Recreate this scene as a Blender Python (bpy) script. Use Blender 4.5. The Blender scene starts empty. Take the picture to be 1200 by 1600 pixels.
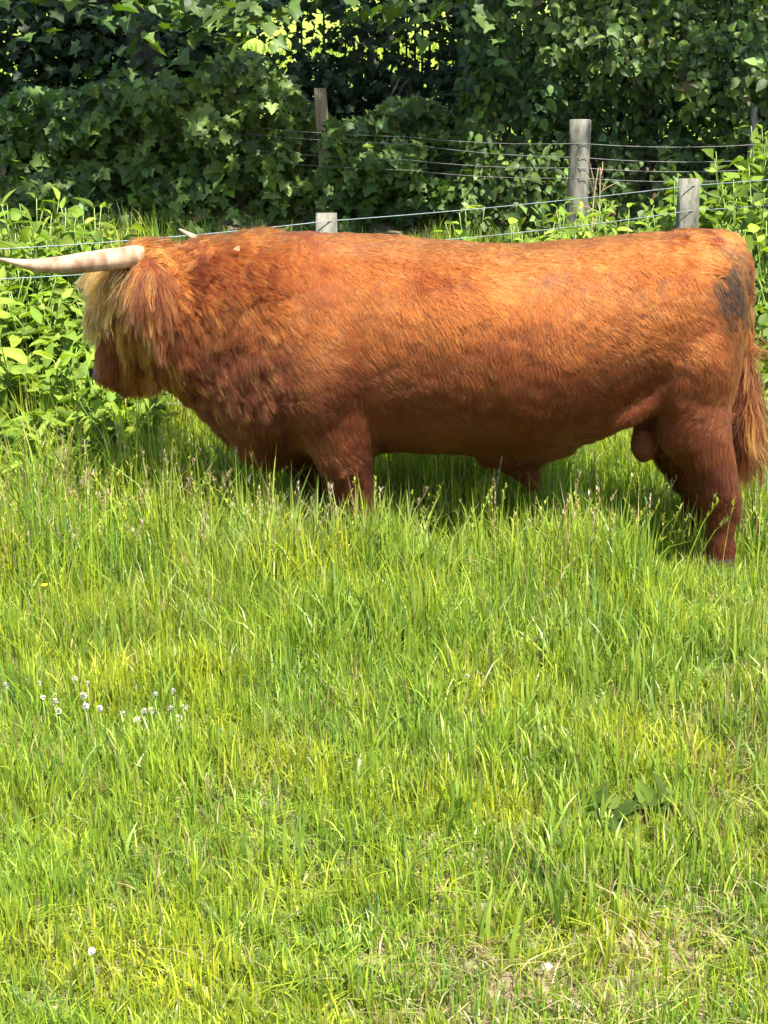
import bpy, math, random
import numpy as np
from mathutils import Vector, Matrix, Euler
from mathutils.kdtree import KDTree

random.seed(7)
rng = np.random.default_rng(11)
R = math.radians
scene = bpy.context.scene
COL = scene.collection

# ------------------------------------------------------------------ camera
F_PX, CX, CY = 2200.0, 600.0, 800.0          # focal length / centre in photo pixels (1200 x 1600)
PITCH, CAM = R(14.7), np.array((0.0, -5.40, 1.62))
cam_d = bpy.data.cameras.new("camera")
cam_d.sensor_fit = 'VERTICAL'; cam_d.sensor_height = 36.0
cam_d.lens = F_PX / 1600.0 * 36.0
cam_d.clip_start = 0.05; cam_d.clip_end = 900.0
cam = bpy.data.objects.new("camera", cam_d); COL.objects.link(cam)
cam.location = CAM; cam.rotation_euler = (math.pi / 2 - PITCH, 0, 0)
scene.camera = cam

# ------------------------------------------------------------------ sky, sun, exposure
SUN_EL, SUN_AZ = R(63), R(24)                # azimuth measured from the camera's side towards the right
sun_dir = Vector((math.sin(SUN_AZ) * math.cos(SUN_EL), -math.cos(SUN_AZ) * math.cos(SUN_EL), math.sin(SUN_EL)))
world = bpy.data.worlds.new("World"); scene.world = world; world.use_nodes = True
wn = world.node_tree.nodes; wl = world.node_tree.links
sky = wn.new('ShaderNodeTexSky'); sky.sky_type = 'NISHITA'; sky.sun_disc = False
sky.sun_elevation = SUN_EL; sky.sun_rotation = math.atan2(sun_dir.x, sun_dir.y)
wl.new(sky.outputs[0], wn['Background'].inputs[0]); wn['Background'].inputs[1].default_value = 0.115
sl = bpy.data.lights.new("sun", 'SUN'); sl.energy = 5.0; sl.angle = R(0.53); sl.color = (1.0, 0.95, 0.86)
sun = bpy.data.objects.new("sun", sl); COL.objects.link(sun)
sun.rotation_euler = (-sun_dir).to_track_quat('-Z', 'Y').to_euler(); sun.location = (6, -10, 20)
vs = scene.view_settings
vs.view_transform = 'Standard'; vs.look = 'None'; vs.gamma = 1.0; vs.use_curve_mapping = False
vs.exposure = 2.0
scene.render.engine = 'CYCLES'
cy = scene.cycles
cy.max_bounces = 5; cy.diffuse_bounces = 3; cy.glossy_bounces = 2; cy.transmission_bounces = 4
cy.use_adaptive_sampling = True; cy.adaptive_threshold = .025
cy.transparent_max_bounces = 4; cy.caustics_reflective = False; cy.caustics_refractive = False
cy.use_denoising = True
try:
    scene.cycles_curves.shape = 'RIBBONS'; scene.cycles_curves.subdivisions = 2
except Exception:
    pass

# ------------------------------------------------------------------ helpers
def U(px, py, Y):
    """point of the place seen at photo pixel (px,py) that lies in the vertical plane y = Y"""
    d = np.array((0, math.cos(PITCH), -math.sin(PITCH))) + np.array((1, 0, 0)) * (px - CX) / F_PX \
        + np.array((0, math.sin(PITCH), math.cos(PITCH))) * (CY - py) / F_PX
    return CAM + d * ((Y - CAM[1]) / d[1])

def sstep(a, b, x):
    t = np.clip((x - a) / (b - a), 0, 1); return t * t * (3 - 2 * t)

_w = np.random.default_rng(3).normal(size=(64, 3)); _p = np.random.default_rng(4).uniform(0, 6.28, 64)
def wnoise(P, scale, k=0, n=9):
    """cheap smooth noise about -1..1"""
    P = np.asarray(P, float); acc = 0
    for i in range(n):
        w = _w[(i + k * 7) % 64]; acc = acc + np.sin((P @ w[:P.shape[-1]]) * (2.2 / scale) * (1 + .17 * i) + _p[(i + 5 * k) % 64])
    return acc / (n ** .5 * .9)

def terrain(x, y):
    x = np.asarray(x, float); y = np.asarray(y, float)
    P = np.stack([x, y], -1)
    z = 0.95 * sstep(1.0, 4.9, y) + .10 * sstep(1.0, 3.0, x) * sstep(.8, 2.5, y)
    bankc = np.exp(-((y - 6.1) / .55) ** 2)
    z = z + 0.62 * bankc * (1 + .12 * wnoise(P, 1.3, 2))
    z = z + np.clip(y - 7.5, 0, None) * 0.16 * sstep(7, 14, y)
    z = np.where(y > 60, z - np.clip(y - 60, 0, None) * .12, z)
    near = np.exp(-(y / 30.) ** 2)
    z = z + near * (.02 * wnoise(P, .5, 1) + .008 * wnoise(P, .12, 3))
    return z

def norm(v):
    return v / np.maximum(np.linalg.norm(v, axis=-1, keepdims=True), 1e-9)

def tag(o, label=None, cat=None, group=None, kind=None):
    if label: o['label'] = label
    if cat: o['category'] = cat
    if group: o['group'] = group
    if kind: o['kind'] = kind
    return o

def link(name, data, parent=None, mat=None):
    o = bpy.data.objects.new(name, data); COL.objects.link(o)
    if mat is not None and data is not None:
        data.materials.clear(); data.materials.append(mat)
    if parent is not None:
        o.parent = parent
        if parent.type == 'EMPTY':
            o.matrix_parent_inverse = parent.matrix_basis.inverted()
    return o

def empty(name, loc):
    o = bpy.data.objects.new(name, None); COL.objects.link(o); o.location = loc
    o.empty_display_size = .1
    return o

def mesh_np(name, V, faces, col=None, smooth=False):
    """faces: list of (F,k) int arrays; col (n,3)"""
    me = bpy.data.meshes.new(name)
    V = np.ascontiguousarray(V, np.float32)
    me.vertices.add(len(V)); me.vertices.foreach_set('co', V.ravel())
    loops = np.concatenate([f.ravel() for f in faces]).astype(np.int32)
    sizes = np.concatenate([np.full(len(f), f.shape[1], np.int32) for f in faces])
    starts = np.concatenate([[0], np.cumsum(sizes)[:-1]]).astype(np.int32)
    me.loops.add(len(loops)); me.loops.foreach_set('vertex_index', loops)
    me.polygons.add(len(sizes)); me.polygons.foreach_set('loop_start', starts)
    if smooth: me.polygons.foreach_set('use_smooth', np.ones(len(sizes), bool))
    if col is not None:
        a = me.attributes.new('Col', 'FLOAT_COLOR', 'POINT')
        c = np.ones((len(V), 4), np.float32); c[:, :3] = col
        a.data.foreach_set('color', c.ravel())
    me.update(calc_edges=True); me.validate()
    return me

def tube_np(path, radii, n=10, cap=True, squash=None):
    """closed tube along path -> V, quads+fans as lists"""
    path = np.asarray(path, float); m = len(path)
    radii = np.broadcast_to(np.asarray(radii, float), (m,))
    T = np.gradient(path, axis=0); T = norm(T)
    ref = np.array((0.13, .97, .2)) if abs(T[0][1]) < .9 else np.array((1., 0, 0))
    V = []
    for i in range(m):
        a = norm(np.cross(T[i], ref)); b = np.cross(T[i], a)
        for k in range(n):
            t = 2 * math.pi * k / n
            V.append(path[i] + radii[i] * (math.cos(t) * a + math.sin(t) * b))
    q = [(i * n + k, i * n + (k + 1) % n, (i + 1) * n + (k + 1) % n, (i + 1) * n + k) for i in range(m - 1) for k in range(n)]
    tri = []
    if cap:
        V.append(path[0]); c0 = len(V) - 1; V.append(path[-1]); c1 = len(V) - 1
        tri += [(c0, (k + 1) % n, k) for k in range(n)]
        tri += [(c1, (m - 1) * n + k, (m - 1) * n + (k + 1) % n) for k in range(n)]
    return np.array(V), np.array(q), np.array(tri).reshape(-1, 3)

def catmull(pts, n):
    pts = np.asarray(pts, float); m = len(pts)
    t = np.linspace(0, m - 1, n); out = []
    for u in t:
        i = min(int(u), m - 2); f = u - i
        p0 = pts[max(i - 1, 0)]; p1 = pts[i]; p2 = pts[i + 1]; p3 = pts[min(i + 2, m - 1)]
        out.append(.5 * ((2 * p1) + (-p0 + p2) * f + (2 * p0 - 5 * p1 + 4 * p2 - p3) * f * f + (-p0 + 3 * p1 - 3 * p2 + p3) * f ** 3))
    return np.array(out)

# ------------------------------------------------------------------ materials
def mat_new(name):
    m = bpy.data.materials.new(name); m.use_nodes = True
    return m, m.node_tree.nodes, m.node_tree.links

def leaf_mat(name, rough=.5, trans=.35, tint=(1.25, 1.35, .45), spec=.35):
    m, n, l = mat_new(name)
    b = n['Principled BSDF']; out = n['Material Output']
    at = n.new('ShaderNodeAttribute'); at.attribute_name = 'Col'
    tc = n.new('ShaderNodeTexCoord'); ns = n.new('ShaderNodeTexNoise'); ns.inputs['Scale'].default_value = 30
    l.new(tc.outputs['Object'], ns.inputs['Vector'])
    mr = n.new('ShaderNodeMapRange'); mr.inputs[3].default_value = .75; mr.inputs[4].default_value = 1.25
    l.new(ns.outputs[0], mr.inputs[0])
    mx = n.new('ShaderNodeMix'); mx.data_type = 'RGBA'; mx.blend_type = 'MULTIPLY'; mx.inputs[0].default_value = 1
    l.new(at.outputs['Color'], mx.inputs[6]); l.new(mr.outputs[0], mx.inputs[7])
    l.new(mx.outputs[2], b.inputs['Base Color'])
    b.inputs['Roughness'].default_value = rough; b.inputs['Specular IOR Level'].default_value = spec
    t = n.new('ShaderNodeBsdfTranslucent')
    m2 = n.new('ShaderNodeMix'); m2.data_type = 'RGBA'; m2.blend_type = 'MULTIPLY'; m2.inputs[0].default_value = 1
    l.new(mx.outputs[2], m2.inputs[6]); m2.inputs[7].default_value = (*tint, 1)
    l.new(m2.outputs[2], t.inputs['Color'])
    ms = n.new('ShaderNodeMixShader'); ms.inputs[0].default_value = trans
    l.new(b.outputs[0], ms.inputs[1]); l.new(t.outputs[0], ms.inputs[2]); l.new(ms.outputs[0], out.inputs['Surface'])
    return m

def noise_mat(name, c1, c2, scale=8, rough=.8, bump=.3, stretch=(1, 1, 1), c3=None, spec=.3):
    m, n, l = mat_new(name); b = n['Principled BSDF']
    tc = n.new('ShaderNodeTexCoord'); mp = n.new('ShaderNodeMapping'); mp.inputs['Scale'].default_value = stretch
    l.new(tc.outputs['Object'], mp.inputs[0])
    ns = n.new('ShaderNodeTexNoise'); ns.inputs['Scale'].default_value = scale; ns.inputs['Detail'].default_value = 8
    ns.inputs['Roughness'].default_value = .65
    l.new(mp.outputs[0], ns.inputs['Vector'])
    cr = n.new('ShaderNodeValToRGB'); e = cr.color_ramp.elements
    e[0].position = .32; e[0].color = (*c1, 1); e[1].position = .68; e[1].color = (*c2, 1)
    if c3: k = e.new(.82); k.color = (*c3, 1)
    l.new(ns.outputs[0], cr.inputs[0]); l.new(cr.outputs[0], b.inputs['Base Color'])
    bp = n.new('ShaderNodeBump'); bp.inputs['Strength'].default_value = bump; bp.inputs['Distance'].default_value = .02
    l.new(ns.outputs[0], bp.inputs['Height']); l.new(bp.outputs[0], b.inputs['Normal'])
    b.inputs['Roughness'].default_value = rough; b.inputs['Specular IOR Level'].default_value = spec
    return m

M = {}
M['grass'] = leaf_mat('grass_blades', .42, .45, (1.35, 1.45, .4), .4)
M['leaf'] = leaf_mat('broad_leaf', .55, .33, (1.25, 1.4, .35), .32)
M['weed'] = leaf_mat('weed_leaf', .62, .40, (1.3, 1.35, .4), .16)
M['petal'] = leaf_mat('petal', .6, .25, (1, 1, 1), .2)
M['bark'] = noise_mat('bark', (.018, .014, .010), (.06, .05, .036), 14, .9, .8, (1, 1, .25))
M['post'] = noise_mat('weathered_post', (.040, .042, .024), (.19, .175, .14), 9, .9, .9, (2.2, 2.2, .6), (.26, .25, .21))
M['post_brown'] = noise_mat('brown_post', (.10, .075, .045), (.22, .17, .10), 8, .85, .5, (4, 4, .3))
M['wire'] = noise_mat('galvanised_wire', (.10, .13, .13), (.20, .24, .24), 30, .55, .1); 
M['wire'].node_tree.nodes['Principled BSDF'].inputs['Metallic'].default_value = .55
M['old_wire'] = noise_mat('rusty_wire', (.07, .065, .055), (.16, .16, .15), 30, .7, .1)
M['stone'] = noise_mat('pale_stone', (.28, .26, .23), (.55, .53, .48), 12, .85, .5)
M['dead'] = noise_mat('dead_stem', (.16, .10, .06), (.38, .28, .17), 20, .8, .3)
M['stem'] = noise_mat('green_stem', (.10, .16, .03), (.20, .28, .07), 20, .6, .2)

# ground: grass thatch and soil
def ground_mat():
    m, n, l = mat_new('meadow_ground'); b = n['Principled BSDF']
    g = n.new('ShaderNodeNewGeometry')
    def ns(scale, det=6):
        t = n.new('ShaderNodeTexNoise'); t.inputs['Scale'].default_value = scale; t.inputs['Detail'].default_value = det
        l.new(g.outputs['Position'], t.inputs['Vector']); return t
    def ramp(src, p0, c0, p1, c1):
        cr = n.new('ShaderNodeValToRGB'); e = cr.color_ramp.elements
        e[0].position = p0; e[0].color = (*c0, 1); e[1].position = p1; e[1].color = (*c1, 1); l.new(src, cr.inputs[0]); return cr
    a, bb, c = ns(38, 8), ns(2.2), ns(7)
    soil = ramp(a.outputs[0], .3, (.05, .035, .02), .7, (.24, .19, .11))
    turf = ramp(a.outputs[0], .3, (.03, .045, .012), .72, (.14, .16, .045))
    far = ramp(c.outputs[0], .3, (.12, .165, .02), .7, (.19, .23, .035))
    mk = ramp(bb.outputs[0], .45, (0, 0, 0), .62, (1, 1, 1))
    mx = n.new('ShaderNodeMix'); mx.data_type = 'RGBA'; l.new(mk.outputs[0], mx.inputs[0]); l.new(soil.outputs[0], mx.inputs[6]); l.new(turf.outputs[0], mx.inputs[7])
    sp = n.new('ShaderNodeSeparateXYZ'); l.new(g.outputs['Position'], sp.inputs[0])
    mr = n.new('ShaderNodeMapRange'); mr.inputs[1].default_value = 7.2; mr.inputs[2].default_value = 9; l.new(sp.outputs[1], mr.inputs[0])
    m2 = n.new('ShaderNodeMix'); m2.data_type = 'RGBA'; l.new(mr.outputs[0], m2.inputs[0]); l.new(mx.outputs[2], m2.inputs[6]); l.new(far.outputs[0], m2.inputs[7])
    l.new(m2.outputs[2], b.inputs['Base Color']); b.inputs['Roughness'].default_value = .95; b.inputs['Specular IOR Level'].default_value = .1
    bp = n.new('ShaderNodeBump'); bp.inputs['Strength'].default_value = .7; bp.inputs['Distance'].default_value = .03
    l.new(a.outputs[0], bp.inputs['Height']); l.new(bp.outputs[0], b.inputs['Normal'])
    return m
M['ground'] = ground_mat()

# ------------------------------------------------------------------ ground sheet
def axis_pts(lo, hi, fine_lo, fine_hi, step, grow):
    a = list(np.arange(fine_lo, fine_hi + 1e-6, step)); s = step; v = fine_hi
    while v < hi: s *= grow; v += s; a.append(v)
    s = step; v = fine_lo; b = []
    while v > lo: s *= grow; v -= s; b.append(v)
    return np.array(b[::-1] + a)
gx = axis_pts(-400, 400, -4, 4, .06, 1.12); gy = axis_pts(-150, 600, -4.2, 7.2, .06, 1.12)
GX, GY = np.meshgrid(gx, gy); GZ = terrain(GX, GY)
nx, ny = len(gx), len(gy); idx = np.arange(nx * ny).reshape(ny, nx)
gq = np.stack([idx[:-1, :-1], idx[:-1, 1:], idx[1:, 1:], idx[1:, :-1]], -1).reshape(-1, 4)
ground = link('ground', mesh_np('ground', np.stack([GX, GY, GZ], -1).reshape(-1, 3), [gq], smooth=True), mat=M['ground'])
tag(ground, 'uneven meadow ground under the grass, rising to a sunlit field behind the hedge', 'ground', kind='structure')

# ------------------------------------------------------------------ grass
def blades(P, h, w, lean, az, face, col, droop=None):
    """P roots (n,3); ribbons of 4 levels, 5 triangles"""
    n = len(P); ts = np.array((0, .36, .72, 1.0)); ws = np.array((.75, 1.0, .72, 0))
    L = np.stack([np.cos(az), np.sin(az), np.zeros(n)], -1)
    S = np.stack([np.cos(face), np.sin(face), np.zeros(n)], -1)
    V = np.empty((n, 7, 3)); C = np.empty((n, 7, 3))
    for i, (t, q) in enumerate(zip(ts, ws)):
        off = (lean * h * (.25 * t + .75 * t ** 2.2))[:, None] * L
        z = h * t * (1 - .45 * np.minimum(lean, 1.3) * t * t)
        c = P + off; c[:, 2] += z
        if i < 3:
            V[:, 2 * i] = c - S * (w * q)[:, None] * .5; V[:, 2 * i + 1] = c + S * (w * q)[:, None] * .5
            C[:, 2 * i] = C[:, 2 * i + 1] = col
        else:
            V[:, 6] = c; C[:, 6] = col
    b = (np.arange(n) * 7)[:, None]
    q = np.concatenate([b + np.array((0, 1, 3, 2)), b + np.array((2, 3, 5, 4))]); t = b + np.array((4, 5, 6))
    return V.reshape(-1, 3), q, t, C.reshape(-1, 3)

def build_blades(name, parts, mat, **kw):
    V, Q, T, C, o = [], [], [], [], 0
    for v, q, t, c in parts:
        V.append(v); Q.append(q + o); T.append(t + o); C.append(c); o += len(v)
    return tag(link(name, mesh_np(name, np.concatenate(V), [np.concatenate(Q), np.concatenate(T)], np.concatenate(C)), mat=mat), **kw)

GREENS = np.array([(.215, .292, .022), (.265, .325, .026), (.14, .215, .022), (.32, .36, .042), (.13, .205, .038), (.235, .305, .022)])
STRAW = np.array([(.32, .27, .11), (.27, .22, .095), (.34, .31, .15), (.20, .13, .06)])
def grass_cols(n, straw=.05, P=None):
    c = GREENS[rng.integers(0, len(GREENS), n)] * rng.uniform(.62, 1.22, (n, 1))
    if P is not None:
        g = np.clip(wnoise(P[:, :2], .7, 5), -.7, 1.2)[:, None]; t_ = wnoise(P[:, :2], .16, 7)[:, None]; c = c * (1 + g * np.array((.16, .05, -.1)) + t_ * np.array((.14, .09, .0)))
        st = straw * (1 + 1.2 * np.clip(wnoise(P[:, :2], .5, 8), -.8, 2))
    else: st = straw
    m = rng.random(n) < st
    c[m] = STRAW[rng.integers(0, len(STRAW), m.sum())] * rng.uniform(.8, 1.1, (m.sum(), 1))
    return np.clip(c, .005, .8)

def frustum_w(y, margin):
    d = y - CAM[1]; return 600 / F_PX * (d * math.cos(PITCH) + 1.2 * math.sin(PITCH)) + margin

def scatter(n, y0, y1, margin, dens=None):
    """roots spread over the ground strip seen by the camera plus a margin"""
    y = rng.uniform(y0, y1, n * 2); W = frustum_w(y, margin); Wm = W.max()
    x = rng.uniform(-Wm, Wm, n * 2); k = np.abs(x) < W; x, y = x[k][:n], y[k][:n]
    P = np.stack([x, y, terrain(x, y)], -1)
    if dens is not None: P = P[rng.random(len(P)) < dens(P)]
    return P

def tallness(P):
    """height of the sward in metres over the meadow"""
    x, y = P[:, 0], P[:, 1]
    h = .062 + .04 * sstep(-3.0, -1.6, y) + .075 * sstep(-1.7, -.8, y)           # short grazed turf near, longer away
    h = h + .11 * sstep(-.90, -.50, y) * sstep(.95, .70, x)                      # rank grass round the forelegs
    h = h + .07 * sstep(-.3, .3, y) + .05 * sstep(-.4, -1.2, x) * sstep(-1.5, -.4, y)
    h = h + .07 * sstep(.5, 1.3, y) * sstep(-.6, -1.3, x)
    h = h * (1 + .26 * wnoise(P[:, :2], .35, 4) + .15 * wnoise(P[:, :2], .11, 6))
    h = h * (1 - .58 * sstep(.88, 1.02, x) * sstep(-1.4, -.9, y) * sstep(.0, -.12, y))   # cropped patch by the hind leg
    h = h * (1 - .25 * sstep(-.05, .15, x) * sstep(.95, .8, x) * sstep(-.95, -.6, y) * sstep(.1, -.2, y))
    h = h * (1 - .62 * sstep(1.2, 3.2, y))
    return np.clip(h, .03, .5)

def bare(P):
    x, y = P[:, 0], P[:, 1]
    b = .5 * np.clip(wnoise(P[:, :2], .42, 9) * 1.0 - .25, 0, 1) * sstep(-1.4, -2.6, y)
    b = np.maximum(b, .65 * np.exp(-(((x - .55) / .28) ** 2 + ((y + 2.98) / .10) ** 2)))
    b = np.maximum(b, .7 * np.exp(-(((x - .93) / .10) ** 2 + ((y + 2.15) / .25) ** 2)))
    return np.clip(b, 0, .93)

parts = []
# dense sward
for (n, y0, y1, mg) in ((62000, -3.5, -1.8, .35), (56000, -1.8, -.3, .35), (42000, -.3, 1.4, .4), (26000, 1.4, 4.6, .5)):
    P = scatter(n, y0, y1, mg, lambda P: 1 - bare(P))
    n = len(P); h = tallness(P) * np.clip(rng.lognormal(-.10, .30, n), .3, 1.5)
    # blades gather in small tufts
    P[:, :2] += .012 * np.stack([wnoise(P[:, :2], .06, 1), wnoise(P[:, :2], .06, 2)], -1)
    w = rng.uniform(.0028, .0062, n) * (.8 + 1.2 * np.clip(h, 0, .4)); lean = np.abs(rng.normal(.24, .24, n)) ** 1.1
    az = rng.uniform(0, 2 * math.pi, n) ; az = np.where(rng.random(n) < .35, rng.normal(2.6, .7, n), az)
    parts.append(blades(P, h, w, lean, az, rng.uniform(0, math.pi, n), grass_cols(n, .075, P)))
# low thatch: flattened old blades
P = scatter(30000, -3.5, .4, .3); n = len(P)
parts.append(blades(P + [0, 0, .004], rng.uniform(.03, .09, n), rng.uniform(.0025, .005, n), rng.uniform(.9, 2.4, n), rng.uniform(0, 6.28, n), rng.uniform(0, 3.14, n), grass_cols(n, .22, P)))
grass = build_blades('grass', parts, M['grass'], label='bright green meadow grass filling the foreground', cat='grass', kind='stuff')

# outer meadow beyond the picture edges (only seen from other positions)
P = np.stack([rng.uniform(-6, 6, 50000), rng.uniform(-5.2, 4.4, 50000), np.zeros(50000)], -1)
P = P[np.abs(P[:, 0]) > frustum_w(P[:, 1], .25)]; P[:, 2] = terrain(P[:, 0], P[:, 1]); n = len(P)
parts = [blades(P, tallness(P) * rng.uniform(.7, 1.4, n), rng.uniform(.005, .010, n), np.abs(rng.normal(.3, .25, n)), rng.uniform(0, 6.28, n), rng.uniform(0, 3.14, n), grass_cols(n, .05, P))]
# field behind the hedge
P = np.stack([rng.uniform(-9, 9, 26000), rng.uniform(7.2, 22, 26000), np.zeros(26000)], -1); P[:, 2] = terrain(P[:, 0], P[:, 1]); n = len(P)
parts.append(blades(P, rng.uniform(.1, .3, n), rng.uniform(.012, .03, n), np.abs(rng.normal(.4, .3, n)), rng.uniform(0, 6.28, n), rng.uniform(-.6, .6, n), grass_cols(n, .1, P) * 1.15))
build_blades('meadow_grass', parts, M['grass'], label='sunlit field grass glimpsed through gaps above the hedge', cat='grass', kind='stuff')

# tall flowering stalks with seed heads
def stalks(P, h, lean, az, col):
    vs_, qs, ts_, cs = blades(P, h, np.full(len(P), .0030), lean, az, rng.uniform(0, 3.14, len(P)), col)
    out = [(vs_, qs, ts_, cs)]
    n = len(P); L = np.stack([np.cos(az), np.sin(az), np.zeros(n)], -1)
    for k in range(14):                                              # spikelets
        t = rng.uniform(.74, 1.0, n)
        c = P + (lean * h * (.25 * t + .75 * t ** 2.2))[:, None] * L; c[:, 2] += h * t * (1 - .45 * np.minimum(lean, 1.3) * t * t)
        a = rng.uniform(0, 6.28, n)
        out.append(blades(c, rng.uniform(.012, .028, n), rng.uniform(.003, .0055, n), rng.uniform(.2, .9, n), a, a + 1.57, col * rng.uniform(.7, 1.05, (n, 1)) * np.array((1.1, .9, 1.5))))
    return out
def stalk_set(n, xr, yr, hr):
    x = rng.uniform(*xr, n); y = rng.uniform(*yr, n); P = np.stack([x, y, terrain(x, y)], -1)
    c = np.where(rng.random((n, 1)) < .35, STRAW[rng.integers(0, 3, n)], GREENS[rng.integers(0, 6, n)] * 1.2)
    return stalks(P, rng.uniform(*hr, n), np.abs(rng.normal(.22, .16, n)), rng.normal(.2, 1.6, n), c)
parts = []
parts += stalk_set(130, (-1.35, .95), (-.80, -.36), (.30, .50))
parts += stalk_set(34, (.4, 1.45), (-.55, .1), (.28, .50))
parts += stalk_set(14, (.95, 1.5), (-.42, .0), (.25, .48))
parts += stalk_set(230, (-1.8, -.45), (-.3, .9), (.32, .56))
parts += stalk_set(90, (-1.3, -.5), (-.35, .2), (.36, .58))
parts += stalk_set(120, (-.5, 1.5), (.4, 1.3), (.28, .5))
n = 240; P = np.stack([rng.uniform(-.75, .25, n), rng.uniform(-.62, -.38, n), np.zeros(n)], -1); P[:, 2] = terrain(P[:, 0], P[:, 1])
parts.append(blades(P, rng.uniform(.26, .46, n), rng.uniform(.005, .010, n), np.abs(rng.normal(.16, .16, n)), rng.uniform(0, 6.28, n), rng.normal(0, .5, n), np.array((.25, .31, .07)) * rng.uniform(.7, 1.15, (n, 1))))
# broad upright blades round the forelegs and in the drifts
for (n, xr, yr, hr) in ((300, (-.65, .75), (-.70, -.36), (.26, .42)), (50, (.3, .95), (-.45, -.3), (.2, .38)), (500, (-1.6, .6), (-1.5, -.6), (.16, .30)),
                        (260, (.5, 1.2), (-1.9, -1.0), (.14, .24)), (300, (-.9, .6), (-2.5, -1.6), (.12, .20)), (200, (.2, 1.0), (-2.8, -2.0), (.10, .20))):
    cxy = np.stack([rng.uniform(*xr, max(6, n // 14)), rng.uniform(*yr, max(6, n // 14))], -1)
    pick = cxy[rng.integers(0, len(cxy), n)] + rng.normal(0, .035, (n, 2))
    P = np.stack([pick[:, 0], pick[:, 1], terrain(pick[:, 0], pick[:, 1])], -1)
    c = np.array((.14, .21, .03)) * rng.uniform(.7, 1.3, (n, 1)); c[rng.random(n) < .5] = (.20, .26, .03)
    parts.append(blades(P, rng.uniform(*hr, n), rng.uniform(.006, .011, n), np.abs(rng.normal(.22, .22, n)), rng.uniform(0, 6.28, n), rng.normal(0, .7, n), c))
for (hx, hy) in ((float(U(1122, 900, -.18)[0]), -.18),):           # short tufts round the near hind hoof
    n = 420; P = np.stack([rng.normal(hx - .02, .10, n), hy - .10 + rng.normal(0, .035, n), np.zeros(n)], -1); P[:, 2] = terrain(P[:, 0], P[:, 1])
    parts.append(blades(P, rng.uniform(.05, .115, n), rng.uniform(.003, .006, n), np.abs(rng.normal(.35, .3, n)), rng.uniform(0, 6.28, n), rng.uniform(0, 3.14, n), grass_cols(n, .08, P)))
build_blades('tall_grass', parts, M['grass'], label='tall seeding grass stalks and broad blades around the bull\'s legs', cat='grass', kind='stuff')

# ------------------------------------------------------------------ the bull
def blob(c, r, rot=None, seg=20):
    """ellipsoid -> V,Q,T"""
    th = np.linspace(0, math.pi, seg // 2 + 1)[1:-1]; ph = np.linspace(0, 2 * math.pi, seg, endpoint=False)
    V = [(math.sin(t) * math.cos(p), math.sin(t) * math.sin(p), math.cos(t)) for t in th for p in ph]
    m = len(th); q = [(i * seg + k, (i + 1) * seg + k, (i + 1) * seg + (k + 1) % seg, i * seg + (k + 1) % seg) for i in range(m - 1) for k in range(seg)]
    V += [(0, 0, 1), (0, 0, -1)]; n = m * seg
    t = [(n, k, (k + 1) % seg) for k in range(seg)] + [(n + 1, (m - 1) * seg + (k + 1) % seg, (m - 1) * seg + k) for k in range(seg)]
    V = np.array(V) * np.array(r)
    if rot is not None: V = V @ np.array(Euler(rot).to_matrix()).T
    return V + np.array(c), np.array(q), np.array(t)

def loft(stations, n=32):
    """stations: (center, a-vector, b-vector, exponent, belly skew) -> closed loft"""
    V = []
    for (c, a, b, e, sk) in stations:
        for k in range(n):
            t = 2 * math.pi * k / n; co, si = math.cos(t), math.sin(t)
            f = lambda v: math.copysign(abs(v) ** (2 / e), v)
            ww = f(co) * (1 - sk * f(si))                      # narrower towards the top when sk > 0
            V.append(np.array(c) + np.array(a) * ww + np.array(b) * f(si))
    m = len(stations)
    q = [(i * n + k, i * n + (k + 1) % n, (i + 1) * n + (k + 1) % n, (i + 1) * n + k) for i in range(m - 1) for k in range(n)]
    V.append(np.array(stations[0][0])); V.append(np.array(stations[-1][0])); c0, c1 = m * n, m * n + 1
    t = [(c0, (k + 1) % n, k) for k in range(n)] + [(c1, (m - 1) * n + k, (m - 1) * n + (k + 1) % n) for k in range(n)]
    return np.array(V), np.array(q), np.array(t)

pieces = []
# trunk: (photo x, top y, bottom y, half width in m)
prof = [(262, 396, 606, .12), (285, 388, 622, .16), (320, 378, 648, .21), (360, 370, 688, .255), (400, 366, 716, .295), (440, 364, 718, .33), (500, 364, 712, .36),
        (560, 364, 706, .365), (620, 369, 701, .375), (670, 374, 701, .40), (720, 379, 703, .42), (790, 380, 716, .42), (850, 377, 716, .41), (910, 373, 690, .375),
        (970, 369, 660, .345), (1030, 364, 646, .335), (1080, 361, 655, .33), (1115, 363, 660, .295), (1136, 372, 650, .24), (1149, 394, 620, .15)]
pr = np.array(prof, float)
xs_i = np.concatenate([np.linspace(pr[i, 0], pr[i + 1, 0], 4)[:-1] for i in range(len(pr) - 1)] + [[pr[-1, 0]]])
fine = catmull(pr, len(xs_i))
st = []
for (px, ty, by, hw) in fine:
    a = U(px, ty, 0); b = U(px, by, 0); c = (a + b) / 2
    st.append((c, (0, hw, 0), (0, 0, (a[2] - b[2]) / 2), 2.05, -.09))
pieces.append(loft(st))
def B(px, py, Y, r, rot=None): pieces.append(blob(U(px, py, Y), r, rot))
def T(pts, radii, n=14):
    """pts: (px,py,Y); tapering limb"""
    P = catmull([U(*p) for p in pts], 5 * len(pts)); r = np.interp(np.linspace(0, len(pts) - 1, len(P)), range(len(pts)), radii)
    pieces.append(tube_np(P, r, n))
for s in (-1, 1):                                    # shoulder, haunch, hip
    B(512, 560, .23 * s, (.19, .175, .32), (0, .12, 0))
    B(1085, 560, .19 * s, (.165, .165, .27), (0, -.10, 0))
    B(1075, 470, .17 * s, (.17, .14, .17))
    B(1080, 650, .19 * s, (.125, .125, .17), (0, .3, 0))
B(430, 412, 0, (.24, .15, .115)); B(418, 640, 0, (.12, .16, .19), (0, -.45, 0))      # crest, brisket
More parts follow.
